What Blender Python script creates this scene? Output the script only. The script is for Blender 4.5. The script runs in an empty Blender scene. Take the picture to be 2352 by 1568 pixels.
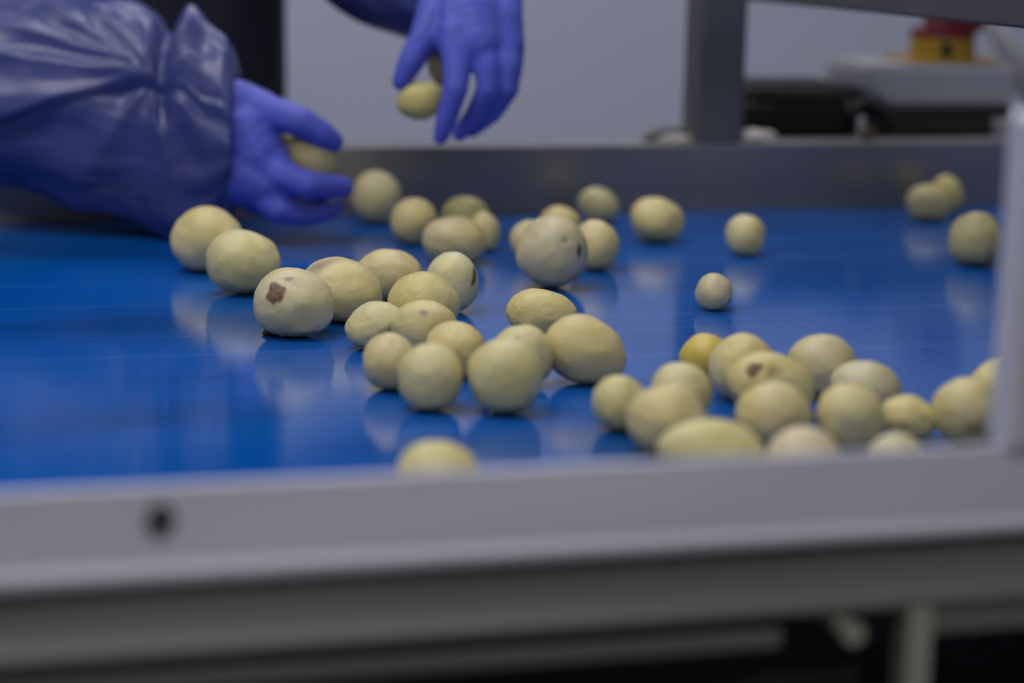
import bpy, bmesh, math, random
from mathutils import Vector, Matrix, noise
from mathutils.bvhtree import BVHTree

sc = bpy.context.scene
COL = sc.collection
random.seed(7)

# ------------------------------------------------------------------ camera
F = 5000.0                       # focal length in pixels of the 2352 x 1568 frame
CAM = Vector((0.0, 0.0, 0.304))  # the belt top is z = 0, the conveyor runs along X, Y leads away
YAW, HORIZON, ROLL = math.radians(15.0), -250.0, 0.022
PITCH = math.atan((784 - HORIZON) / F)
FWD = Vector((math.sin(YAW) * math.cos(PITCH), math.cos(YAW) * math.cos(PITCH), -math.sin(PITCH)))
RGT0 = Vector((math.cos(YAW), -math.sin(YAW), 0.0))
UP0 = RGT0.cross(FWD)
RGT = RGT0 * math.cos(ROLL) + UP0 * math.sin(ROLL)
UPV = UP0 * math.cos(ROLL) - RGT0 * math.sin(ROLL)
cam_data = bpy.data.cameras.new('camera')
cam = bpy.data.objects.new('camera', cam_data)
COL.objects.link(cam)
cam.matrix_world = Matrix(((RGT.x, UPV.x, -FWD.x, CAM.x), (RGT.y, UPV.y, -FWD.y, CAM.y),
                           (RGT.z, UPV.z, -FWD.z, CAM.z), (0, 0, 0, 1)))
cam_data.sensor_width = 36.0
cam_data.lens = 36.0 * F / 2352.0
cam_data.clip_start = 0.05
cam_data.clip_end = 60
cam_data.dof.use_dof = True
cam_data.dof.focus_distance = 1.51
cam_data.dof.aperture_fstop = 2.75
sc.camera = cam

# ------------------------------------------------------------------ world and light
world = bpy.data.worlds.new('world')
sc.world = world
world.use_nodes = True
world.node_tree.nodes['Background'].inputs[0].default_value = (0.55, 0.6, 0.75, 1)
world.node_tree.nodes['Background'].inputs[1].default_value = 0.05

def area_light(name, loc, sx, sy, power, color=(1.0, 0.97, 0.95)):
    l = bpy.data.lights.new(name, 'AREA')
    l.shape = 'RECTANGLE'
    l.size, l.size_y, l.energy, l.color = sx, sy, power, color
    o = bpy.data.objects.new(name, l)
    o.location = loc
    COL.objects.link(o)
    return o
CEIL = 1.95
LAMPS = [(-0.55, 1.25, 19.0), (0.7, 2.75, 14.0), (-2.7, 1.2, 8.0), (3.0, 1.2, 4.0), (0.2, -1.0, 25.0)]
for lx, ly, lp in LAMPS:
    area_light('ceiling_light_glow', (lx, ly, CEIL - 0.075), 1.5, 0.28, lp)

vs = sc.view_settings
vs.view_transform = 'Standard'
vs.look = 'None'
vs.exposure = 0.0
vs.gamma = 1.0
vs.use_curve_mapping = False

# ------------------------------------------------------------------ helpers
def ray(px, py):
    return FWD + RGT * ((px - 1176) / F) - UPV * ((py - 784) / F)
def at(px, py, zc):
    return CAM + ray(px, py) * zc
def on_y(px, py, Y):
    d = ray(px, py)
    return CAM + d * ((Y - CAM.y) / d.y)
def on_x(px, py, X):
    d = ray(px, py)
    return CAM + d * ((X - CAM.x) / d.x)
def on_z(px, py, Z):
    d = ray(px, py)
    return CAM + d * ((Z - CAM.z) / d.z)
def project(p):
    d = p - CAM
    z = d.dot(FWD)
    return 1176 + F * d.dot(RGT) / z, 784 - F * d.dot(UPV) / z

def link(name, me, m=None, parent=None, smooth=False):
    o = bpy.data.objects.new(name, me)
    COL.objects.link(o)
    if m is not None:
        me.materials.append(m)
    if parent is not None:
        o.parent = parent
    if smooth:
        for p in me.polygons:
            p.use_smooth = True
    return o
def obj(name, bm, m=None, parent=None, smooth=False):
    me = bpy.data.meshes.new(name)
    bmesh.ops.recalc_face_normals(bm, faces=bm.faces)
    bm.to_mesh(me)
    bm.free()
    return link(name, me, m, parent, smooth)
def tag(o, label, cat, group=None):
    o['label'] = label
    o['category'] = cat
    if group:
        o['group'] = group
    return o
def empty(name, loc=(0, 0, 0)):
    o = bpy.data.objects.new(name, None)
    o.empty_display_size = 0.02
    COL.objects.link(o)
    o.location = loc
    return o
def struct(o):
    o['kind'] = 'structure'
    return o

def box(bm, x0, x1, y0, y1, z0, z1, bev=0.0, seg=2):
    r = bmesh.ops.create_cube(bm, size=1.0)
    v = r['verts']
    for q in v:
        q.co = Vector((x0 + (q.co.x + .5) * (x1 - x0), y0 + (q.co.y + .5) * (y1 - y0), z0 + (q.co.z + .5) * (z1 - z0)))
    if bev > 0:
        es = list({e for q in v for e in q.link_edges})
        bmesh.ops.bevel(bm, geom=es, offset=bev, segments=seg, affect='EDGES', profile=0.5)
    return bm
def newbox(*a, **k):
    return box(bmesh.new(), *a, **k)
def cyl(bm, p0, p1, r0, r1=None, n=24, cap=True):
    r1 = r0 if r1 is None else r1
    p0, p1 = Vector(p0), Vector(p1)
    d = p1 - p0
    q = d.to_track_quat('Z', 'Y').to_matrix().to_4x4()
    bmesh.ops.create_cone(bm, cap_ends=cap, segments=n, radius1=r0, radius2=r1, depth=d.length,
                          matrix=Matrix.Translation((p0 + p1) / 2) @ q)
    return bm
def profile_x(pts, x0, x1):
    """extrude a closed (y, z) outline along X"""
    bm = bmesh.new()
    a = [bm.verts.new((x0, y, z)) for y, z in pts]
    b = [bm.verts.new((x1, y, z)) for y, z in pts]
    n = len(pts)
    for i in range(n):
        bm.faces.new((a[i], a[(i + 1) % n], b[(i + 1) % n], b[i]))
    bm.faces.new(a)
    bm.faces.new(list(reversed(b)))
    return bm
def tube(bm, pts, r, n=12):
    rings = []
    pts = [Vector(p) for p in pts]
    for i, p in enumerate(pts):
        t = (pts[min(i + 1, len(pts) - 1)] - pts[max(i - 1, 0)]).normalized()
        u = t.orthogonal().normalized() if i == 0 else (u - t * u.dot(t)).normalized()
        w = t.cross(u)
        rings.append([bm.verts.new(p + (u * math.cos(k * 2 * math.pi / n) + w * math.sin(k * 2 * math.pi / n)) * r) for k in range(n)])
    for a, b in zip(rings, rings[1:]):
        for k in range(n):
            bm.faces.new((a[k], a[(k + 1) % n], b[(k + 1) % n], b[k]))
    bm.faces.new(rings[0])
    bm.faces.new(list(reversed(rings[-1])))
    return bm
def smooth_path(pts, n=8):
    pts = [Vector(p) for p in pts]
    out = []
    for i in range(len(pts) - 1):
        p0, p1, p2, p3 = pts[max(i - 1, 0)], pts[i], pts[i + 1], pts[min(i + 2, len(pts) - 1)]
        for k in range(n):
            t = k / n
            out.append(0.5 * ((2 * p1) + (p2 - p0) * t + (2 * p0 - 5 * p1 + 4 * p2 - p3) * t * t + (3 * p1 - p0 - 3 * p2 + p3) * t ** 3))
    out.append(pts[-1])
    return out

# ------------------------------------------------------------------ materials
def new_mat(name):
    m = bpy.data.materials.new(name)
    m.use_nodes = True
    nt = m.node_tree
    return m, nt, nt.nodes['Principled BSDF']
def node(nt, t, **kw):
    n = nt.nodes.new(t)
    for k, v in kw.items():
        setattr(n, k, v)
    return n
def setin(n, **kw):
    for k, v in kw.items():
        n.inputs[k.replace('_', ' ')].default_value = v
def coords(nt, scale=(1, 1, 1), space='Object'):
    tc = node(nt, 'ShaderNodeTexCoord')
    mp = node(nt, 'ShaderNodeMapping')
    mp.inputs['Scale'].default_value = scale
    nt.links.new(tc.outputs[space], mp.inputs['Vector'])
    return mp.outputs['Vector']
def noise_tex(nt, vec, scale, detail=3, rough=.5):
    n = node(nt, 'ShaderNodeTexNoise')
    setin(n, Scale=scale, Detail=detail, Roughness=rough)
    nt.links.new(vec, n.inputs['Vector'])
    return n
def ramp(nt, fac, stops):
    r = node(nt, 'ShaderNodeValToRGB')
    while len(r.color_ramp.elements) < len(stops):
        r.color_ramp.elements.new(0.5)
    for e, (p, c) in zip(r.color_ramp.elements, stops):
        e.position = p
        e.color = c if len(c) == 4 else (*c, 1)
    nt.links.new(fac, r.inputs['Fac'])
    return r.outputs['Color']
def bump(nt, bsdf, fac, strength, dist):
    b = node(nt, 'ShaderNodeBump')
    setin(b, Strength=strength, Distance=dist)
    nt.links.new(fac, b.inputs['Height'])
    nt.links.new(b.outputs['Normal'], bsdf.inputs['Normal'])

def simple_mat(name, c, rough=.5, metal=0.0, vary=.12, vscale=30, bscale=0, bstr=.2, bdist=.0005, stretch=(1, 1, 1), spec=.5):
    m, nt, b = new_mat(name)
    v = coords(nt, stretch)
    n = noise_tex(nt, v, vscale, 4)
    lo = tuple(x * (1 - vary) for x in c)
    hi = tuple(min(1, x * (1 + vary)) for x in c)
    nt.links.new(ramp(nt, n.outputs['Fac'], [(.3, lo), (.7, hi)]), b.inputs['Base Color'])
    r = ramp(nt, n.outputs['Fac'], [(.3, (rough * .85,) * 3), (.7, (min(1, rough * 1.15),) * 3)])
    nt.links.new(r, b.inputs['Roughness'])
    b.inputs['Metallic'].default_value = metal
    b.inputs['Specular IOR Level'].default_value = spec
    if bscale:
        n2 = noise_tex(nt, v, bscale, 3)
        bump(nt, b, n2.outputs['Fac'], bstr, bdist)
    return m

M = {}
M['wall'] = simple_mat('painted_wall', (.485, .535, .70), .6, vary=.03, vscale=1.2)
M['ceiling'] = simple_mat('ceiling_panel', (.7, .71, .73), .8, vary=.03, vscale=2)
M['floor'] = simple_mat('concrete_floor', (.22, .21, .20), .5, vary=.2, vscale=6, bscale=80)
M['steel'] = simple_mat('blasted_steel', (.62, .62, .72), .55, metal=.35, vary=.10, vscale=14, stretch=(.15, 1, 1), bscale=900, bstr=.06, bdist=.0002)
M['rail_steel'] = simple_mat('polished_rail_steel', (.26, .255, .27), .34, metal=.6, vary=.12, vscale=12, stretch=(.2, 1, 1))
M['steel_shade'] = simple_mat('shade_dark_steel', (.12, .12, .13), .5, metal=.5, vary=.12, vscale=12, stretch=(.2, 1, 1))  # steel with its base colour lowered to stand for shade and dark reflections
M['steel_leg'] = simple_mat('worn_leg_steel', (.34, .34, .29), .5, metal=.2, vary=.12, vscale=12)
M['steel_under'] = simple_mat('shade_dark_frame_steel', (.155, .152, .142), .5, metal=.2, vary=.2, vscale=10, stretch=(.2, 1, 1))  # frame steel, base colour darkened for the shade below the guard rail
M['black_plastic'] = simple_mat('black_plastic', (.010, .010, .011), .6, vary=.2, vscale=40)
M['black_rubber'] = simple_mat('black_rubber', (.012, .011, .012), .7, vary=.25, vscale=60, bscale=400)
M['grey_plastic'] = simple_mat('grey_plastic', (.30, .305, .345), .5, vary=.04, vscale=20)
M['yellow_plastic'] = simple_mat('yellow_plastic', (.30, .175, .008), .5, vary=.05, vscale=30)
M['red_plastic'] = simple_mat('red_plastic', (.13, .010, .014), .5, vary=.08, vscale=30)
M['scrap'] = simple_mat('pale_scrap', (.55, .52, .50), .6, vary=.15, vscale=120, bscale=300)
M['peel'] = simple_mat('brown_peel', (.10, .06, .025), .6, vary=.3, vscale=300)
M['glove'] = simple_mat('nitrile_glove', (.092, .112, .56), .5, vary=.08, vscale=25, bscale=140, bstr=.25, bdist=.002, spec=.3)
M['navy'] = simple_mat('navy_cloth', (.011, .011, .032), .8, vary=.2, vscale=20, bscale=200)
M['skin'] = simple_mat('skin', (.5, .3, .22), .5, vary=.06, vscale=30)
M['hairnet'] = simple_mat('hair_net', (.2, .25, .5), .8, vary=.1, vscale=80)

def emit_mat():
    m, nt, b = new_mat('lamp_diffuser')
    setin(b, Base_Color=(.9, .9, .9, 1), Emission_Color=(1, .97, .95, 1), Emission_Strength=4.0)
    return m
M['lamp'] = emit_mat()

def belt_mat():
    m, nt, b = new_mat('wet_blue_belt')
    v = coords(nt, (1, 1, 1))
    vs_ = coords(nt, (.35, 9, 1))
    big = noise_tex(nt, v, 3.5, 3)
    c = ramp(nt, big.outputs['Fac'], [(.3, (.0, .078, .37)), (.7, (.0, .098, .45))])
    nt.links.new(c, b.inputs['Base Color'])
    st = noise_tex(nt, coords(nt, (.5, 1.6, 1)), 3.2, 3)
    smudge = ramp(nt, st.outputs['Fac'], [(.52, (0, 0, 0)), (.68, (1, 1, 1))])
    ln = noise_tex(nt, coords(nt, (.12, 9, 1)), 5.0, 2)
    lines = ramp(nt, ln.outputs['Fac'], [(.60, (0, 0, 0)), (.66, (1, 1, 1))])
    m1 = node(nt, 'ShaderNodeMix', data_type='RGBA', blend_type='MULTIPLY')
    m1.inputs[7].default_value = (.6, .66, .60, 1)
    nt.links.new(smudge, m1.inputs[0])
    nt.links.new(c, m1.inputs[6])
    m2 = node(nt, 'ShaderNodeMix', data_type='RGBA', blend_type='ADD')
    m2.inputs[7].default_value = (.012, .016, .028, 1)
    nt.links.new(lines, m2.inputs[0])
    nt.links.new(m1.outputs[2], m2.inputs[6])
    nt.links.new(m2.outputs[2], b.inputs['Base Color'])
    streak = noise_tex(nt, vs_, 22, 4, .6)
    r = ramp(nt, streak.outputs['Fac'], [(.35, (.05,) * 3), (.7, (.12,) * 3)])
    nt.links.new(r, b.inputs['Roughness'])
    b.inputs['IOR'].default_value = 1.6
    fine = noise_tex(nt, coords(nt, (1, 26, 1)), 70, 2)
    bump(nt, b, fine.outputs['Fac'], .05, .0004)
    return m
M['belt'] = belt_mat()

def film_mat():
    m, nt, b = new_mat('blue_plastic_film')
    v = coords(nt)
    n = noise_tex(nt, v, 9, 3)
    nt.links.new(ramp(nt, n.outputs['Fac'], [(.3, (.038, .051, .185)), (.7, (.056, .070, .240))]), b.inputs['Base Color'])
    setin(b, Roughness=.38)
    n2 = noise_tex(nt, v, 45, 4, .6)
    bump(nt, b, n2.outputs['Fac'], .12, .003)
    return m
M['film'] = film_mat()

def potato_mat():
    m, nt, b = new_mat('peeled_potato')
    oi = node(nt, 'ShaderNodeObjectInfo')
    v = coords(nt)
    off = node(nt, 'ShaderNodeVectorMath', operation='MULTIPLY_ADD')
    off.inputs[1].default_value = (7, 13, 5)
    nt.links.new(oi.outputs['Random'], off.inputs[0])
    nt.links.new(v, off.inputs[2])
    vec = off.outputs[0]
    n = noise_tex(nt, vec, 34, 2)
    fac = ramp(nt, n.outputs['Fac'], [(.3, (0, 0, 0)), (.75, (1, 1, 1))])
    mx = node(nt, 'ShaderNodeMix', data_type='RGBA', blend_type='MULTIPLY')
    mx.inputs[7].default_value = (.98, .92, .62, 1)
    nt.links.new(fac, mx.inputs[0])
    nt.links.new(oi.outputs['Color'], mx.inputs[6])
    nt.links.new(mx.outputs[2], b.inputs['Base Color'])
    n2 = noise_tex(nt, vec, 900, 3, .6)
    n3 = noise_tex(nt, vec, 260, 2)
    add = node(nt, 'ShaderNodeMath', operation='ADD')
    nt.links.new(n2.outputs['Fac'], add.inputs[0])
    nt.links.new(n3.outputs['Fac'], add.inputs[1])
    bump(nt, b, add.outputs[0], .6, .0007)
    setin(b, Roughness=.33, Subsurface_Weight=.12, Subsurface_Scale=.006)
    b.inputs['Subsurface Radius'].default_value = (1, .7, .3)
    b.inputs['Specular IOR Level'].default_value = .5
    return m
M['potato'] = potato_mat()

def mark_mat(name, c0, c1):
    """a blemish whose strength fades to the rim (vertex attribute 'fade')"""
    m, nt, b = new_mat(name)
    n = noise_tex(nt, coords(nt), 500, 3)
    nt.links.new(ramp(nt, n.outputs['Fac'], [(.35, c0), (.65, c1)]), b.inputs['Base Color'])
    setin(b, Roughness=.5)
    at_ = node(nt, 'ShaderNodeAttribute', attribute_name='fade')
    nt.links.new(at_.outputs['Fac'], b.inputs['Alpha'])
    return m
M['scar'] = mark_mat('brown_scar', (.075, .035, .012), (.22, .12, .05))
M['bruise'] = mark_mat('purple_bruise', (.30, .24, .24), (.42, .36, .30))
M['eye'] = mark_mat('dark_eye', (.05, .04, .04), (.16, .12, .09))
M['tan'] = mark_mat('tan_spot', (.32, .22, .08), (.42, .31, .13))

# ------------------------------------------------------------------ the room
FLOOR = -0.92
XL, XR, YN, YF = -5.5, 6.5, -5.5, 3.7
struct(obj('floor', newbox(XL, XR, YN, YF, FLOOR - .1, FLOOR), M['floor']))
struct(obj('ceiling', newbox(XL, XR, YN, YF, CEIL, CEIL + .1), M['ceiling']))
struct(obj('wall_back', newbox(XL, XR, YF, YF + .1, FLOOR, CEIL), M['wall']))
struct(obj('wall_front', newbox(XL, XR, YN - .1, YN, FLOOR, CEIL), M['wall']))
struct(obj('wall_left', newbox(XL - .1, XL, YN, YF, FLOOR, CEIL), M['wall']))
struct(obj('wall_right', newbox(XR, XR + .1, YN, YF, FLOOR, CEIL), M['wall']))
places = ['above the left part of the belt', 'next to the back wall', 'towards the left wall',
          'towards the right wall', 'on the camera side of the conveyor']
for (lx, ly, lp), pl in zip(LAMPS, places):
    t = empty('ceiling_light', (lx, ly, CEIL - .06))
    tag(t, 'white fluorescent ceiling light ' + pl, 'ceiling light', 'ceiling lights of the packing room')
    obj('housing', newbox(-.8, .8, -.17, .17, 0.0, .06, bev=.006), M['grey_plastic'], t)
    obj('diffuser', newbox(-.76, .76, -.145, .145, -.012, 0.0, bev=.004), M['lamp'], t)

# ------------------------------------------------------------------ the conveyor
YB = 2.01      # inner face of the far guard rail
YA = 0.869     # outer face of the near guard rail
RB = 0.066     # height of the far guard rail above the belt
RH = 0.061     # height of the near guard rail above the belt
X0, X1 = -1.9, 2.7
conv = empty('conveyor', (0, 0, FLOOR))
tag(conv, 'steel sorting conveyor with wet blue belt carrying peeled potatoes', 'conveyor')
def cpart(name, bm, m, parent=None, smooth=False):
    o = obj(name, bm, m, parent or conv, smooth)
    if parent is None:
        o.location = (0, 0, -FLOOR)
    return o
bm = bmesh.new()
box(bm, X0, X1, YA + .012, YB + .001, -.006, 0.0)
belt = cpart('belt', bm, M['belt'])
belt['label'] = 'wet glossy blue conveyor belt'

# near guard rail: upright sheet with a rolled lower edge, then the recessed channel of the frame
def arc(cy, cz, r, a0, a1, n=8):
    return [(cy + r * math.cos(math.radians(a0 + (a1 - a0) * k / n)), cz + r * math.sin(math.radians(a0 + (a1 - a0) * k / n))) for k in range(n + 1)]
ZB = on_y(1800, 1262, YA).z      # lower edge of the sheet
prof = [(YA + .0095, RH - .0006), (YA + .0080, RH - .0006), (YA + .0070, RH - .0014), (YA + .001, ZB + .010)] + \
       arc(YA + .0042, ZB + .0050, .0050, 165, 262, 8) + [(YA + .009, ZB)]
front = cpart('guard_rail', profile_x(prof, X0, X1), M['steel'])
front['label'] = 'near steel guard rail along the camera side'
ZC0, ZC1 = ZB + .001, on_y(1600, 1425, YA + .004).z
chan = [(YA + .0100, ZC0), (YA + .0100, ZC0 - .004)] + [(YA + .0095 - .008 * t * t, ZC0 - .004 + (ZC1 + .003 - ZC0 + .004) * t) for t in (.2, .4, .6, .8, 1.0)] + \
       [(YA + .0022, ZC1), (YA + .05, ZC1), (YA + .05, ZC0)]
cpart('frame_channel', profile_x(chan, X0, X1), M['steel_under'])
# lower flange that stops in front of the drive opening, a second one beyond it
xe = on_y(1772, 1500, YA + .02).x
zf0, zf1 = on_y(1500, 1468, YA + .008).z, on_y(1500, 1508, YA + .008).z
cpart('lower_flange', newbox(X0, xe, YA + .008, YA + .06, zf1, zf0, bev=.0015), M['steel_under'])
cpart('web_plate', newbox(X0, xe - .006, YA + .016, YA + .022, zf0 - .001, ZC1 + .001), M['steel_under'])
xb = on_y(2092, 1480, YA).x
xb2 = on_y(2150, 1480, YA).x
cpart('lower_flange', newbox(xb2, X1, YA + .006, YA + .06, on_y(2250, 1460, YA).z, ZC1 - .0005, bev=.0015), M['steel_under'])
cpart('support_leg', newbox(xb, xb2, YA + .003, YA + .02, FLOOR, ZC1 - .0005, bev=.002), M['steel_leg'])
for xx in (-1.6, 2.4):
    for yy in (YA + .03, YB + .005):
        cpart('support_leg', newbox(xx - .025, xx + .025, yy, yy + .05, FLOOR, -.04, bev=.003), M['steel_shade'])
# dark ribbed cover of the return run below
bm = bmesh.new()
zt = zf1 - .001
for k in range(24):
    box(bm, X0, xb - .004, YA + .045 + .0012 * (k % 2), YA + .09, zt - .006 * (k + 1) + .0008, zt - .006 * k)
o = cpart('return_cover', bm, M['black_rubber'])
cpart('drip_tray', newbox(X0, X1, YA + .09, YB - .02, -.30, -.28), M['black_rubber'])
# screws
def screw(px, py, Y, r, m, parent=None, depth=.004):
    p = on_y(px, py, Y)
    b2 = bmesh.new()
    cyl(b2, (p.x, Y + .002, p.z), (p.x, Y - depth * .5, p.z), r, r, 24)
    cyl(b2, (p.x, Y - depth * .5, p.z), (p.x, Y - depth, p.z), r * .97, r * .6, 24)
    return b2
s = obj('screw_head', screw(370, 1190, YA, .0058, None), M['black_rubber'], front)
s['label'] = 'dark round screw head'
p = on_y(1942, 1440, YA + .012)
b2 = bmesh.new()
cyl(b2, (p.x, YA + .03, p.z), (p.x, YA + .002, p.z), .0060, .0060, 6)
cyl(b2, (p.x - .005, YA + .03, p.z + .005), (p.x - .005, YA + .006, p.z + .005), .0035, .0035, 12)
cpart('hex_bolt', b2, M['steel_leg'])

# far guard rail and the shelf behind it
bm = newbox(X0, X1, YB, YB + .04, -.02, RB, bev=.003)
back = cpart('guard_rail', bm, M['rail_steel'])
back['label'] = 'far steel guard rail behind the potatoes'
cpart('side_shelf', newbox(on_y(1790, 340, YB).x, X1, YB + .04, YB + .26, RB - .012, RB - .004), M['steel_shade'])
cpart('frame_channel', newbox(X0, X1, YB + .005, YB + .045, -.12, -.02, bev=.003), M['steel_under'])
# square post on the far rail and the beam that crosses above the belt
pl_, pr_ = on_y(1576, 200, YB), on_y(1712, 200, YB)
PW = .048
px0 = pr_.x - PW
post = cpart('upright_post', newbox(px0, px0 + PW, YB, YB + PW, RB - .002, .34, bev=.003), M['steel_shade'])
A_ = on_y(1716, 0, YB)
B_ = on_x(2352, 66, A_.x)
dirb = (A_ - B_).normalized()
S_ = B_ - dirb * .62
E_ = A_ + dirb * .05
bm = bmesh.new()
vs8 = []
for P_ in (S_, E_):
    for dx, dz in ((0, 0), (.05, 0), (.05, .07), (0, .07)):
        vs8.append(bm.verts.new(P_ + Vector((dx, 0, dz))))
for f in ((0, 1, 2, 3), (7, 6, 5, 4), (0, 4, 5, 1), (1, 5, 6, 2), (2, 6, 7, 3), (3, 7, 4, 0)):
    bm.faces.new([vs8[k] for k in f])
bmesh.ops.bevel(bm, geom=list(bm.edges), offset=.002, segments=2, affect='EDGES')
cpart('cross_beam', bm, M['steel_shade'])
# near square post of the end frame, standing on the near rail
q0 = on_y(2276, 800, YA + .025)
zt = on_y(2300, 262, YA).z
cpart('end_post', newbox(q0.x, q0.x + .03, YA + .001, YA + .025, RH - .004, zt, bev=.005, seg=3), M['steel'])

# bent rod bracket beside the far post
yy = YB + .02
rod = smooth_path([on_y(1484, 336, yy), on_y(1490, 318, yy), on_y(1512, 306, yy), on_y(1545, 304, yy), on_y(1580, 304, yy)], 6)
cpart('rod_bracket', tube(bmesh.new(), rod, .0055), M['steel_shade'], smooth=True)

# ------------------------------------------------------------------ things behind the far rail
def lump(name, label, cat, px, py, Y, sx, sy, sz, m, seed, z=None):
    bm = bmesh.new()
    bmesh.ops.create_icosphere(bm, subdivisions=3, radius=1)
    for v in bm.verts:
        n = noise.noise(v.co * 1.7 + Vector((seed, 0, 0))) * .35 + noise.noise(v.co * 4 + Vector((0, seed, 0))) * .18
        c = v.co * (1 + n)
        v.co = Vector((c.x * sx, c.y * sy, max(c.z, -.55) * sz))
    zmin = min(v.co.z for v in bm.verts)
    for v in bm.verts:
        v.co.z -= zmin
    p = on_y(px, py, Y)
    o = obj(name, bm, m, None, True)
    o.location = (p.x, Y, RB if z is None else z)
    return tag(o, label, cat)
lump('potato_scrap', 'pale wet scrap on the far rail left of the post', 'scrap', 1545, 330, YB + .019, .023, .010, .0055, M['scrap'], 3)
lump('potato_scrap', 'pale lumpy scrap on the far rail right of the post', 'scrap', 1738, 330, YB + .015, .022, .010, .0075, M['scrap'], 9)
lump('potato_scrap', 'small yellowish scrap between the two black boxes', 'scrap', 1992, 326, YB + .02, .009, .007, .008, M['peel'], 14)
lump('peel_crumb', 'brown peel crumb under the potato with the big scar', 'crumb', 622, 766, on_z(622, 768, 0).y, .0055, .004, .003, M['peel'], 5, z=0)

SH = RB - .004
# dark box with a rounded lid beside the post
yb = YB + .075
t = empty('terminal_box', (0, 0, SH))
a, b = on_y(1712, 300, yb).x, on_y(1962, 300, yb).x
zl = on_y(1840, 236, yb).z - SH
ztop = on_y(1840, 192, yb).z - SH
t.location.x = (a + b) / 2
t.location.y = yb + .05
w = (b - a) / 2
obj('body', newbox(-w, w, -.05, .05, 0, zl, bev=.006), M['black_plastic'], t)
bm = newbox(-w * 1.0, w * 1.0, -.05, .05, zl, ztop, bev=.0)
for v in bm.verts:
    if v.co.z > zl + .001:
        v.co.x *= .88
        v.co.y *= .8
bmesh.ops.bevel(bm, geom=list(bm.edges), offset=.006, segments=3, affect='EDGES')
obj('lid', bm, M['black_plastic'], t)
obj('hinge', newbox(-w + .002, -w + .03, -.056, -.05, zl * .35, zl * .95, bev=.002), M['black_plastic'], t)
tag(t, 'black plastic box with rounded lid right beside the far post', 'box')

# black drive housing with the grey isolator on it
yb2 = YB + .06
a, b = on_y(2000, 290, yb2).x, on_y(2322, 290, yb2).x
zh = on_y(2160, 246, yb2).z
hc = (a + b) / 2
t = empty('drive_housing', (hc, yb2 + .06, SH))
w = (b - a) / 2
obj('body', newbox(-w, w - .018, -.06, .06, 0, zh - SH - .012, bev=.005), M['black_plastic'], t)
obj('top_plate', newbox(-w * .8, w, -.06, .06, zh - SH - .012, zh - SH, bev=.003), M['black_plastic'], t)
tag(t, 'low black housing underneath the grey switch box', 'housing')
bm = bmesh.new()
tube(bm, smooth_path([on_y(1950, 262, yb2), on_y(1985, 236, yb2), on_y(2030, 256, yb2), on_y(2052, 292, yb2), on_y(2062, 322, yb2)], 8), .006)
o = obj('cable', bm, M['black_rubber'], None, True)
tag(o, 'black cable curving between the black box and the switch housing', 'cable')
b2 = newbox(on_y(1970, 300, yb2 - .02).x, on_y(1984, 300, yb2 - .02).x, yb2 - .022, yb2 - .018, SH, on_y(1975, 268, yb2 - .02).z, bev=.001)
tag(obj('angle_plate', b2, M['steel'], None), 'small upright steel plate between the two black boxes', 'plate')

t = empty('isolator_switch', (hc, yb2 + .055, zh))
tag(t, 'grey isolator box with red and yellow rotary switch', 'switch')
a, b = on_y(1990, 200, yb2).x - hc, on_y(2332, 200, yb2).x - hc
z1 = on_y(2160, 150, yb2).z - zh
bm = bmesh.new()
lo = [bm.verts.new(v) for v in ((a + .026, -.055, 0), (b, -.055, 0), (b, .055, 0), (a + .026, .055, 0))]
ml = [bm.verts.new(v) for v in ((a, -.055, .014), (b + .003, -.055, .014), (b + .003, .055, .014), (a, .055, .014))]
hi = [bm.verts.new(v) for v in ((a, -.055, z1), (b + .003, -.055, z1), (b + .003, .055, z1), (a, .055, z1))]
bm.faces.new(lo)
bm.faces.new(list(reversed(hi)))
for r0, r1 in ((lo, ml), (ml, hi)):
    for k in range(4):
        bm.faces.new((r0[k], r0[(k + 1) % 4], r1[(k + 1) % 4], r1[k]))
bmesh.ops.bevel(bm, geom=list(bm.edges), offset=.005, segments=3, affect='EDGES')
obj('enclosure', bm, M['grey_plastic'], t)
kx = on_y(2168, 120, yb2 + .05).x - hc
zp = z1
pl = obj('yellow_plate', newbox(kx - .049, kx + .049, -.04, .045, zp, zp + .004, bev=.0018), M['yellow_plastic'], t)
bm = bmesh.new()
cyl(bm, (kx, 0, zp + .004), (kx, 0, zp + .026), .0345, .0335, 40)
yb_ = obj('yellow_collar', bm, M['yellow_plastic'], t)
obj('padlock_slot', newbox(kx - .016, kx - .006, -.0352, -.030, zp + .006, zp + .022, bev=.001), M['black_plastic'], yb_)
bm = bmesh.new()
cyl(bm, (kx, 0, zp + .026), (kx, 0, zp + .034), .0345, .034, 40)
box(bm, kx - .011, kx + .034, -.03, .03, zp + .033, zp + .054, bev=.004)
obj('red_knob', bm, M['red_plastic'], t)
# grey conduit leaning behind the switch
bm = bmesh.new()
tube(bm, [on_y(2262, 20, YB + .30), on_y(2345, 170, YB + .30), on_y(2352 + 60, 300, YB + .30)], .012, 16)
o = obj('conduit', bm, M['grey_plastic'], None, True)
tag(o, 'grey conduit slanting down behind the red and yellow switch', 'conduit')

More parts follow.
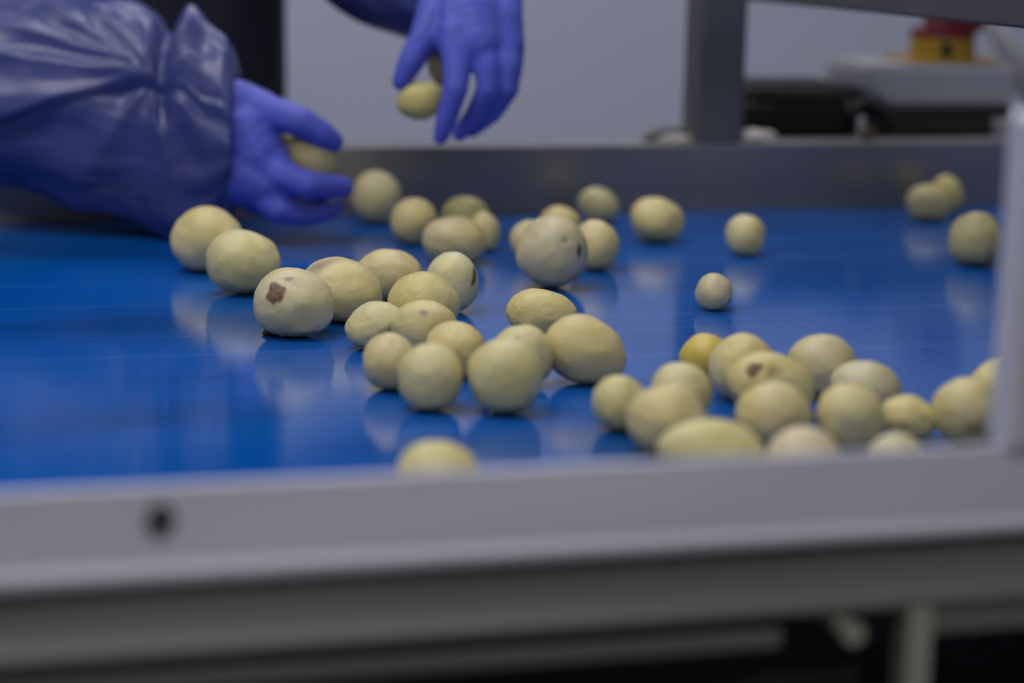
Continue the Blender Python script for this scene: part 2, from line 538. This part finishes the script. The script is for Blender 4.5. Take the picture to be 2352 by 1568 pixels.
# ------------------------------------------------------------------ potatoes
CREAM = (.63, .565, .31)
PALE = (.63, .585, .38)
YEL = (.62, .54, .25)
GOLD = (.63, .50, .12)
GREY = (.57, .52, .345)
DHOR = Vector((math.sin(YAW), math.cos(YAW), 0))
def potato(label, cx, cy, a, b, tilt=0, egg=0.0, c=None, col=CREAM, seed=0, depth=None, marks=(), group='peeled potatoes on the belt', lift=0.0):
    if not depth:
        cy, b = cy + .03 * b, b * 1.03
    tr = math.radians(tilt)
    c = (a + b) / 2 if c is None else c
    d = ray(cx, cy)
    rz = math.sqrt((a * math.sin(tr)) ** 2 + (b * math.cos(tr)) ** 2)
    zc = depth if depth else (CAM.z - lift) / (-d.z + .915 * rz / F)
    k = zc / F
    cen = CAM + d * zc
    bm = bmesh.new()
    bmesh.ops.create_icosphere(bm, subdivisions=5 if a > 60 else 4, radius=1)
    so = Vector((seed * 3.1, seed * 1.7, seed * .9))
    for v in bm.verts:
        n = v.co.copy()
        s = 1 + .075 * noise.noise(n * 1.15 + so) + .022 * noise.noise(n * 3.2 + so) + .005 * noise.noise(n * 11 + so)
        e = 1 + egg * n.x
        x, y, z = n.x * a * s, n.y * c * s * e, n.z * b * s * e
        x, z = x * math.cos(tr) - z * math.sin(tr), x * math.sin(tr) + z * math.cos(tr)
        if z < -.65 * rz and not depth:      # a soft flat where it rests
            z = -.65 * rz + (z + .65 * rz) * .76
        v.co = (RGT0 * x + DHOR * y + Vector((0, 0, 1)) * z) * k
    if not depth:
        cen.z = lift - min(v.co.z for v in bm.verts)
    me = bpy.data.meshes.new('potato')
    bm.to_mesh(me)
    bvh = BVHTree.FromBMesh(bm)
    bm.free()
    o = link('potato', me, M['potato'], None, True)
    o.location = cen
    j = random.Random(seed + 100)
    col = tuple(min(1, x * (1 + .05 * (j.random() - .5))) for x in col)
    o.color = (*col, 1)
    tag(o, label, 'potato', group)
    for (name, mx, my, rx, ry, mat, rot) in marks:
        dirw = ray(mx, my).normalized()
        hit = bvh.ray_cast(CAM - cen, dirw)
        if hit[0] is None:
            continue
        P0, N0 = hit[0], hit[1]
        u = (RGT - N0 * RGT.dot(N0)).normalized()
        w = N0.cross(u)
        u, w = u * math.cos(rot) + w * math.sin(rot), w * math.cos(rot) - u * math.sin(rot)
        pb = bmesh.new()
        fl = pb.verts.layers.float.new('fade')
        rings, nseg = 9, 48
        prev = None
        def drop(q):
            h = bvh.ray_cast(q + N0 * .03, -N0)
            return (h[0] + h[1] * .00025) if h[0] else q
        ctr = pb.verts.new(drop(P0))
        ctr[fl] = 1
        for r in range(1, rings + 1):
            ring = []
            for s_ in range(nseg):
                th = 2 * math.pi * s_ / nseg
                rr = (r / rings) * (1 + .45 * noise.noise(Vector((math.cos(th) * 1.6, math.sin(th) * 1.6, seed + 4.2))) + .12 * noise.noise(Vector((math.cos(th) * 4.5, math.sin(th) * 4.5, seed + 1.2))))
                q = P0 + (u * (rx * math.cos(th)) + w * (ry * math.sin(th))) * (rr * k)
                vv = pb.verts.new(drop(q))
                t_ = r / rings
                vv[fl] = max(0.0, min(1.0, (1 - t_) * (2.6 if mat == 'scar' else 1.8 if mat == 'eye' else .7)))
                ring.append(vv)
            for s_ in range(nseg):
                if prev is None:
                    pb.faces.new((ctr, ring[s_], ring[(s_ + 1) % nseg]))
                else:
                    pb.faces.new((prev[s_], ring[s_], ring[(s_ + 1) % nseg], prev[(s_ + 1) % nseg]))
            prev = ring
        ch = obj(name, pb, M[mat], o, True)
        ch['label'] = {'scar': 'brown scar', 'eye': 'dark eye', 'bruise': 'purplish bruise', 'tan': 'tan spot'}[mat]
    return o

PT = [
 ('large pale potato at the far left of the group, beneath the sleeve', dict(cx=478, cy=549, a=82, b=76, tilt=-12, egg=-.06, col=CREAM)),
 ('round potato at far left, in front of the one under the sleeve', dict(cx=558, cy=603, a=84, b=74, tilt=-8, col=CREAM)),
 ('potato with a large brown scar facing the camera', dict(cx=675, cy=693, a=92, b=81, tilt=-10, col=PALE, marks=[('scar', 634, 670, 23, 31, 'scar', -.35), ('bruise', 664, 640, 14, 10, 'bruise', .2)])),
 ('oblong wet potato with purplish end, behind the brown-scarred one', dict(cx=787, cy=667, a=96, b=72, tilt=-14, col=CREAM, marks=[('bruise', 737, 607, 56, 24, 'bruise', .45)])),
 ('smooth oval potato behind the oblong wet one', dict(cx=893, cy=632, a=78, b=59, tilt=-10, egg=.05, col=CREAM)),
 ('whitish potato with a brown nick on its right end', dict(cx=1040, cy=648, a=60, b=71, tilt=8, col=(.64, .61, .43), marks=[('nick', 1090, 632, 10, 26, 'scar', .1)])),
 ('yellowish wet potato in the middle of the central cluster', dict(cx=975, cy=694, a=82, b=71, tilt=-8, col=YEL)),
 ('tapered pale potato on the left edge of the central cluster', dict(cx=862, cy=748, a=70, b=53, tilt=24, egg=-.05, col=PALE)),
 ('potato with a small grey-purple spot on its top', dict(cx=974, cy=755, a=76, b=65, tilt=-6, col=CREAM, c=60, marks=[('bruise', 972, 717, 15, 9, 'bruise', -.4)])),
 ('small round potato front left of the central cluster', dict(cx=895, cy=830, a=62, b=67, col=CREAM)),
 ('yellow potato wedged behind the two front round ones', dict(cx=1045, cy=802, a=71, b=65, tilt=-6, col=YEL)),
 ('left of the two round potatoes at the front of central cluster', dict(cx=988, cy=863, a=76, b=80, col=CREAM)),
 ('large round potato at the front right of central cluster', dict(cx=1160, cy=863, a=88, b=88, col=CREAM)),
 ('potato with a faint grey dot, behind the large round front one', dict(cx=1200, cy=816, a=73, b=73, c=62, col=CREAM, marks=[('spot', 1187, 776, 10, 8, 'bruise', 0)])),
 ('big egg-shaped potato at the right end of central cluster', dict(cx=1346, cy=804, a=98, b=77, tilt=-20, egg=-.09, col=(.62, .55, .29), c=78)),
 ('wet oval potato lying behind the big egg-shaped one', dict(cx=1247, cy=718, a=84, b=54, tilt=-6, egg=-.08, col=YEL)),
 ('big greyish potato with two dark eyes', dict(cx=1270, cy=580, a=83, b=83, col=GREY, marks=[('eye', 1330, 574, 10, 16, 'eye', 0), ('eye', 1296, 548, 10, 11, 'tan', 0)])),
 ('round potato right behind the greyish two-eyed one', dict(cx=1368, cy=563, a=55, b=58, col=CREAM)),
 ('potato peeking over the top of the greyish two-eyed one', dict(cx=1285, cy=520, a=51, b=46, col=YEL)),
 ('potato peeking out left of the greyish two-eyed one', dict(cx=1215, cy=553, a=44, b=48, col=CREAM)),
 ('small tilted potato by the far rail with a brownish top', dict(cx=1374, cy=471, a=49, b=40, tilt=-25, col=CREAM, marks=[('spot', 1383, 438, 18, 7, 'tan', .2)])),
 ('oval potato by the far rail, right of the small tilted one', dict(cx=1508, cy=505, a=62, b=52, tilt=-8, col=YEL)),
 ('single small potato near the far rail below the post', dict(cx=1712, cy=540, a=46, b=48, col=CREAM)),
 ('smallest round potato standing alone in mid belt', dict(cx=1640, cy=670, a=43, b=43, col=GREY, marks=[('eye', 1677, 690, 8, 11, 'eye', 0)])),
 ('wide oval potato at the front of the far middle trio', dict(cx=1044, cy=552, a=75, b=54, tilt=-4, col=(.59, .53, .30))),
 ('narrow potato at the right of the far middle trio', dict(cx=1113, cy=532, a=36, b=46, c=38, tilt=10, col=CREAM)),
 ('yellowish potato at the back of the far middle trio', dict(cx=1070, cy=497, a=55, b=48, tilt=-8, col=YEL)),
 ('round potato left of the far middle trio', dict(cx=950, cy=508, a=53, b=54, tilt=-10, col=CREAM)),
 ('potato against the far rail next to the gloved fingertips', dict(cx=864, cy=454, a=58, b=61, tilt=12, c=50, col=GREY)),
 ('front one of two touching potatoes at far right', dict(cx=2134, cy=464, a=54, b=43, tilt=-6, c=40, col=CREAM)),
 ('rear one of two touching potatoes at far right', dict(cx=2176, cy=446, a=36, b=44, c=34, tilt=14, col=YEL)),
 ('shaded round potato at far right beside the near post', dict(cx=2243, cy=547, a=64, b=63, col=(.50, .45, .23))),  # own colour darkened to paint in the shade of the beam
 ('bright yellow potato at the back left of the right heap', dict(cx=1620, cy=820, a=60, b=56, tilt=15, col=GOLD)),
 ('round potato beside the bright yellow one in right heap', dict(cx=1706, cy=843, a=78, b=78, c=68, col=CREAM)),
 ('potato with a dark hole and tan patch in the right heap', dict(cx=1770, cy=884, a=103, b=75, tilt=-8, c=62, col=CREAM, marks=[('hole', 1733, 849, 22, 17, 'scar', .6), ('patch', 1775, 852, 24, 22, 'tan', .2)])),
 ('round potato at the back top of the right heap', dict(cx=1888, cy=840, a=80, b=73, tilt=-8, col=GREY)),
 ('pale potato on the back right of the right heap', dict(cx=1990, cy=893, a=82, b=65, tilt=-12, col=GREY)),
 ('potato on left side of right heap, behind the large round one', dict(cx=1566, cy=900, a=71, b=68, tilt=-15, col=CREAM)),
 ('small potato at the leftmost end of the right heap', dict(cx=1422, cy=924, a=62, b=66, col=CREAM)),
 ('large round potato at front left of the right heap', dict(cx=1530, cy=960, a=91, b=82, col=CREAM)),
 ('round potato in front of the one with the dark hole', dict(cx=1778, cy=952, a=88, b=77, c=72, col=CREAM)),
 ('large potato in the front middle of the right heap', dict(cx=1953, cy=955, a=80, b=76, c=72, tilt=-10, col=CREAM)),
 ('potato with small brown specks in the right heap', dict(cx=2085, cy=960, a=66, b=52, tilt=-10, c=60, col=CREAM, marks=[('speck', 2075, 978, 11, 13, 'tan', 0), ('speck', 2122, 957, 14, 12, 'tan', 0)])),
 ('large potato beside the near post at right', dict(cx=2222, cy=945, a=80, b=82, tilt=30, egg=.05, c=75, col=CREAM, marks=[('patch', 2240, 985, 34, 26, 'tan', 0)])),
 ('potato half hidden behind the near post', dict(cx=2312, cy=902, a=88, b=86, c=70, col=YEL)),
 ('long potato behind the near rail at front of right heap', dict(cx=1630, cy=1032, a=124, b=71, tilt=-3, c=75, col=(.63, .57, .30))),
 ('pinkish pale potato behind the near rail, right of the long one', dict(cx=1845, cy=1054, a=90, b=74, c=72, col=(.63, .56, .40))),
 ('pale potato barely showing above near rail at right', dict(cx=2060, cy=1062, a=72, b=72, c=70, col=PALE)),
 ('lone potato half hidden behind near rail in the middle', dict(cx=1006, cy=1082, a=95, b=70, tilt=-3, c=75, col=(.63, .57, .30))),
]
for i, (lab, kw) in enumerate(PT):
    potato(lab, seed=i + 1, **kw)

# ------------------------------------------------------------------ the worker
person = empty('person', at(185, 100, 2.28))
person.location.z = FLOOR
tag(person, 'worker in blue plastic sleeves, navy apron and blue gloves picking potatoes', 'person')
PINV = Vector(person.location)
def remeshed(name, blobs, voxel, m, parent, iters=6, deform=None):
    """one continuous skin over chains of tapering balls: blobs = [(p0, r0, p1, r1), ...]"""
    bm = bmesh.new()
    for p0, r0, p1, r1 in blobs:
        L = (p1 - p0).length
        n = max(1, int(L / (min(r0, r1) * .35)))
        for k in range(n + 1):
            t = k / n
            bmesh.ops.create_icosphere(bm, subdivisions=2, radius=r0 + (r1 - r0) * t, matrix=Matrix.Translation(p0.lerp(p1, t)))
    me = bpy.data.meshes.new(name)
    bm.to_mesh(me)
    bm.free()
    o = bpy.data.objects.new(name, me)
    COL.objects.link(o)
    rm = o.modifiers.new('remesh', 'REMESH')
    rm.mode = 'VOXEL'
    rm.voxel_size = voxel
    sm = o.modifiers.new('smooth', 'SMOOTH')
    sm.factor = .5
    sm.iterations = iters
    dg = bpy.context.evaluated_depsgraph_get()
    dg.update()
    me2 = bpy.data.meshes.new_from_object(o.evaluated_get(dg))
    me2.name = name
    bpy.data.objects.remove(o)
    if deform:
        for v in me2.vertices:
            v.co = deform(v.co.copy())
    for v in me2.vertices:
        v.co -= PINV
    me2.materials.clear()
    return link(name, me2, m, parent, True)
def chain(pts):
    return [(a_[0], a_[1], b_[0], b_[1]) for a_, b_ in zip(pts, pts[1:])]
def J(px, py, zc, rpx):
    return (at(px, py, zc), rpx * zc / F)

# right hand (thumb up, fingers closing round a potato)
Z1 = 1.87
hand_r = []
hand_r += chain([J(440, 320, Z1 + .01, 62), J(520, 320, Z1 + .005, 66), J(570, 330, Z1, 72), J(612, 372, Z1, 60)])
hand_r += chain([J(545, 300, Z1, 80), J(590, 400, Z1 + .004, 66), J(610, 430, Z1 + .008, 52)])
hand_r += chain([J(490, 245, Z1 + .004, 76), J(545, 240, Z1, 60), J(600, 250, Z1 + .004, 46)])
hand_r += chain([J(490, 390, Z1 + .004, 78), J(555, 400, Z1, 74), J(606, 418, Z1 - .002, 58), J(634, 446, Z1, 46)])
hand_r += chain([J(560, 300, Z1 - .002, 76), J(585, 350, Z1 - .003, 70), J(606, 384, Z1 - .004, 56)])
hand_r += chain([J(545, 232, Z1, 50), J(618, 258, Z1 - .006, 43), J(690, 280, Z1 - .010, 37), J(740, 309, Z1 - .004, 33), J(766, 325, Z1, 25)])      # thumb
hand_r += chain([J(606, 378, Z1 - .004, 52), J(650, 404, Z1 - .012, 39), J(705, 425, Z1 - .012, 34), J(760, 428, Z1 + .002, 29), J(790, 430, Z1 + .012, 25)])   # index
hand_r += chain([J(596, 432, Z1, 48), J(640, 482, Z1 - .006, 33), J(700, 497, Z1 + .004, 25), J(750, 487, Z1 + .018, 22), J(775, 475, Z1 + .026, 19)])  # middle
hand_r += chain([J(586, 452, Z1 + .012, 40), J(640, 482, Z1 + .014, 28), J(690, 482, Z1 + .026, 27), J(735, 460, Z1 + .038, 23)])    # ring
hand_r += chain([J(580, 440, Z1 + .03, 34), J(630, 468, Z1 + .034, 26), J(672, 462, Z1 + .044, 23), J(705, 444, Z1 + .052, 20)])     # little finger
g = remeshed('glove', hand_r, .0022, M['glove'], person, 5)
g['label'] = 'blue nitrile glove on the hand with thumb up'

# left hand (hanging, thumb towards the camera's left)
Z2 = 1.86
hand_l = []
hand_l += chain([J(1100, -150, Z2 + .095, 76), J(1090, -60, Z2 + .058, 82), J(1045, 60, Z2 + .012, 62)])
hand_l += chain([J(1078, -20, Z2 + .040, 92), J(1085, 40, Z2 + .012, 82), J(1100, 98, Z2 - .004, 60)])
hand_l += chain([J(1118, -20, Z2 + .042, 84), J(1142, 50, Z2 + .014, 62), J(1165, 105, Z2 + .004, 42)])
hand_l += chain([J(1060, 20, Z2 + .014, 74), J(1048, 90, Z2 - .002, 50)])
hand_l += chain([J(1040, -30, Z2 + .036, 74), J(1003, 30, Z2 + .012, 50), J(975, 85, Z2 + .002, 36), J(945, 140, Z2, 32), J(922, 187, Z2 + .002, 23)])   # thumb
hand_l += chain([J(1046, 80, Z2 - .004, 50), J(1050, 140, Z2 - .014, 36), J(1046, 205, Z2 - .020, 31), J(1026, 272, Z2 - .014, 26), J(1012, 316, Z2 - .008, 19)])  # index
hand_l += chain([J(1105, 90, Z2 - .004, 46), J(1119, 150, Z2 - .012, 32), J(1120, 205, Z2 - .012, 28), J(1092, 263, Z2 + .002, 25), J(1056, 306, Z2 + .014, 20)])   # middle
hand_l += chain([J(1150, 90, Z2 + .002, 42), J(1168, 150, Z2 - .006, 31), J(1166, 203, Z2 - .004, 28), J(1130, 260, Z2 + .014, 24), J(1084, 298, Z2 + .028, 19)])  # ring
hand_l += chain([J(1166, 60, Z2 + .020, 38), J(1180, 120, Z2 + .008, 26), J(1176, 170, Z2 + .012, 24), J(1150, 220, Z2 + .024, 21), J(1118, 254, Z2 + .034, 18)])  # little finger
g = remeshed('glove', hand_l, .0022, M['glove'], person, 5)
g['label'] = 'blue nitrile glove on the hanging hand'

# potatoes in the hands
potato('potato held between thumb and fingers of the thumb-up glove', cx=716, cy=358, a=62, b=52, tilt=-25, c=42, depth=Z1 + .010, seed=60, col=CREAM, group='potatoes in the gloved hands')
potato('shaded potato deep in the palm of the thumb-up glove', cx=655, cy=332, a=42, b=38, tilt=-25, c=40, depth=Z1 + .034, seed=61, col=YEL, group='potatoes in the gloved hands')
potato('small potato held under the thumb tip of the hanging glove', cx=966, cy=231, a=54, b=45, tilt=12, c=40, depth=Z2 + .006, seed=62, col=YEL, group='potatoes in the gloved hands')
potato('shaded potato inside the palm of the hanging glove', cx=1020, cy=150, a=38, b=52, tilt=8, c=36, depth=Z2 + .024, seed=63, col=YEL, group='potatoes in the gloved hands')

# sleeves: loose plastic tubes with folds
def sleeve(name, secs, folds, rim, label, nu=220, nv=180, upright=False):
    """secs = (px, py, zc, half height px, half depth m); rings stand in the plane of the picture's up and depth"""
    pts = [Vector((s[0], s[1], s[2] * 1000)) for s in secs]
    path = smooth_path(pts, 12)
    rad = smooth_path([Vector((s[3], s[4] * 1000, 0)) for s in secs], 12)
    n = len(path)
    bm = bmesh.new()
    rings = []
    for i in range(nu + 1):
        f = i / nu * (n - 1)
        i0 = min(int(f), n - 2)
        p = path[i0].lerp(path[i0 + 1], f - i0)
        r = rad[i0].lerp(rad[i0 + 1], f - i0)
        q2, q1 = path[min(i0 + 1, n - 1)], path[max(i0 - 1, 0)]
        tx, ty = q2.x - q1.x, q2.y - q1.y
        L = math.hypot(tx, ty) or 1
        nx, ny = ty / L, -tx / L                # normal of the axis in the picture plane (pointing up for a rightward axis)
        if upright:
            nx, ny = 0.0, -1.0
        zc = p.z / 1000
        c3 = at(p.x, p.y, zc)
        nvec = (RGT * nx - UPV * ny)
        ring = []
        for k in range(nv):
            th = 2 * math.pi * k / nv
            rr = 1.0 + folds(i / nu, th, p.x)
            ring.append(bm.verts.new(c3 + nvec * (math.cos(th) * r.x * zc / F * rr) - FWD * (math.sin(th) * r.y / 1000 * rr) - PINV))
        rings.append(ring)
    # the rim turns in to the wrist
    for ins in rim:
        ring = []
        last = rings[-1]
        cc = sum((v.co for v in last), Vector()) / nv
        for v in last:
            ring.append(bm.verts.new(cc + (v.co - cc) * ins[0] + RGT * ins[1]))
        rings.append(ring)
    for a_, b_ in zip(rings, rings[1:]):
        for k in range(nv):
            bm.faces.new((a_[k], a_[(k + 1) % nv], b_[(k + 1) % nv], b_[k]))
    o = obj(name, bm, M['film'], person, True)
    o['label'] = label
    return o

def ridged(x):
    return 1 - 2 * abs(x)
def sstep(x):
    x = max(0.0, min(1.0, x))
    return x * x * (3 - 2 * x)
def folds_r(u, th, px):
    y, z = math.cos(th), math.sin(th)
    x = px / 550.0
    # the great crease that runs from the elbow side up to the gather above the wrist
    d = y - (-.43 + .77 * min(1.0, x / .68))
    w = sstep((z + .15) / .4) * sstep((.82 - x) / .15)
    cr = w * (.075 * math.exp(-max(d, 0) / .35) * sstep(d / .05 + .5) - .085 * math.exp(-max(-d, 0) / .22) * (1 - sstep(d / .05 + .5)))
    # folds fanning out from the gather
    ang = math.atan2(y - .36, (x - .68) * 1.6 + 1e-4)
    dist = math.hypot(y - .36, (x - .68) * 1.6)
    fan = .075 * ridged(noise.noise(Vector((math.sin(ang) * 2.3, math.cos(ang) * 2.3, dist * .8 + z)))) * sstep(dist / .25)
    big = .09 * noise.noise(Vector((x * 2.6 + y, y * 2.2 - x, z * 2 + 4)))
    h_ = .012 * ridged(noise.noise(Vector((x * 4 + y * 3.0, y * 6 - x * 4, z * 3 + 9))))
    pinch = -.16 * math.exp(-((x - .715) / .035) ** 2) * max(0, math.cos(th - .7)) ** 2
    cuff = .035 * math.sin(th * 9 + 3 * noise.noise(Vector((y * 2, z * 2, x)))) * sstep((x - .74) / .1)
    return cr + fan + big + h_ + pinch + cuff - .035
sleeve('sleeve', [(-420, -120, 2.14, 190, .075), (-260, 60, 2.05, 205, .075), (-120, 165, 1.965, 215, .07), (0, 205, 1.925, 222, .064), (150, 225, 1.915, 234, .062),
                  (300, 260, 1.91, 256, .06), (360, 282, 1.905, 250, .06), (400, 297, 1.90, 246, .06), (440, 280, 1.895, 268, .058), (485, 300, 1.89, 244, .056),
                  (525, 296, 1.882, 208, .054), (543, 305, 1.878, 165, .050)],
       folds_r, [(.93, .001), (.80, -.006), (.62, -.02)], 'loose blue plastic sleeve across the left side', upright=True)
def folds_l(u, th, px):
    y, z = math.cos(th), math.sin(th)
    return .07 * ridged(noise.noise(Vector((u * 3, y * 2.5, z * 2.5 + 20)))) + .03 * noise.noise(Vector((u * 9, y * 7, z * 7))) - .03
sleeve('sleeve', [(600, -560, 2.14, 150, .06), (720, -300, 2.08, 160, .062), (860, -130, 1.99, 165, .062), (990, -40, 1.955, 135, .055), (1075, -25, 1.93, 112, .048)],
       folds_l, [(.9, .002), (.7, -.01)], 'dark loose blue sleeve above the hanging glove', nu=100, nv=80)

# body under the coverall: one skin from feet to head
def W(r, d, z):
    """r to the picture's right of the body axis, d towards the belt, z above the belt"""
    return Vector((PINV.x, PINV.y, 0)) + RGT0 * r - DHOR * d + Vector((0, 0, z))
el_r, wr_r = at(-330, 30, 2.10), at(440, 320, 1.885)
el_l, wr_l = at(660, -420, 2.11), at(1085, -60, 1.92)
body = []
for s_ in (-1, 1):
    body += chain([(W(.10 * s_, .06, FLOOR + .035), .035), (W(.10 * s_, -.06, FLOOR + .06), .045), (W(.10 * s_, -.04, FLOOR + .48), .060), (W(.09 * s_, -.02, -.02), .095)])
    body += chain([(W(.09 * s_, -.02, -.02), .11), (W(.06 * s_, -.01, .16), .115), (W(.08 * s_, -.01, .38), .125), (W(.10 * s_, -.01, .46), .10), (W(.18 * s_, -.01, .49), .065)])
body += chain([(W(-.18, -.01, .49), .062), (el_r, .045), (wr_r, .030)])
body += chain([(W(.18, -.01, .49), .062), (el_l, .045), (wr_l, .030)])
body += chain([(W(0, 0, .46), .07), (W(0, .0, .58), .055), (W(0, .02, .66), .06), (W(0, .0, .74), .098), (W(0, .01, .70), .09), (W(0, .03, .645), .055)])
body += chain([(W(0, .098, .70), .014), (W(0, .115, .675), .016)])       # nose
for s_ in (-1, 1):
    body += chain([(W(.098 * s_, 0, .72), .014), (W(.098 * s_, 0, .675), .012)])   # ears
o = remeshed('body', body, .011, M['navy'], person, 4)
o.data.materials.append(M['skin'])
for p in o.data.polygons:
    if p.center.z + PINV.z > .555 and abs((p.center).dot(RGT0)) < .15:
        p.material_index = 1
# hair net cap
bm = bmesh.new()
bmesh.ops.create_uvsphere(bm, u_segments=28, v_segments=18, radius=1)
bmesh.ops.delete(bm, geom=[v for v in bm.verts if v.co.z < -.15], context='VERTS')
for v in bm.verts:
    v.co = W(v.co.x * .108, v.co.y * .112 - .012, .755 + v.co.z * .108) - PINV
obj('hair_net', bm, M['hairnet'], person, True)
# apron: a curved sheet round the front of the body with a bib
bm = bmesh.new()
grid = []
HWX = .212
for iz in range(40):
    row = []
    z = -.48 + iz * .0235
    wz = 1.0 if z < .22 else max(.55, 1 - (z - .22) * 2.6)
    for ia in range(49):
        a_ = math.radians(-100 + 200 * ia / 48) * wz
        fold = .006 * noise.noise(Vector((ia * .35, z * 1.5, 3)))
        row.append(bm.verts.new(W(math.sin(a_) * (HWX + fold), math.cos(a_) * (.135 + fold) - .01, z) - PINV))
    grid.append(row)
for r0, r1 in zip(grid, grid[1:]):
    for k in range(48):
        bm.faces.new((r0[k], r0[k + 1], r1[k + 1], r1[k]))
o = obj('apron', bm, M['navy'], person, True)
sol = o.modifiers.new('thickness', 'SOLIDIFY')
sol.thickness = .0015
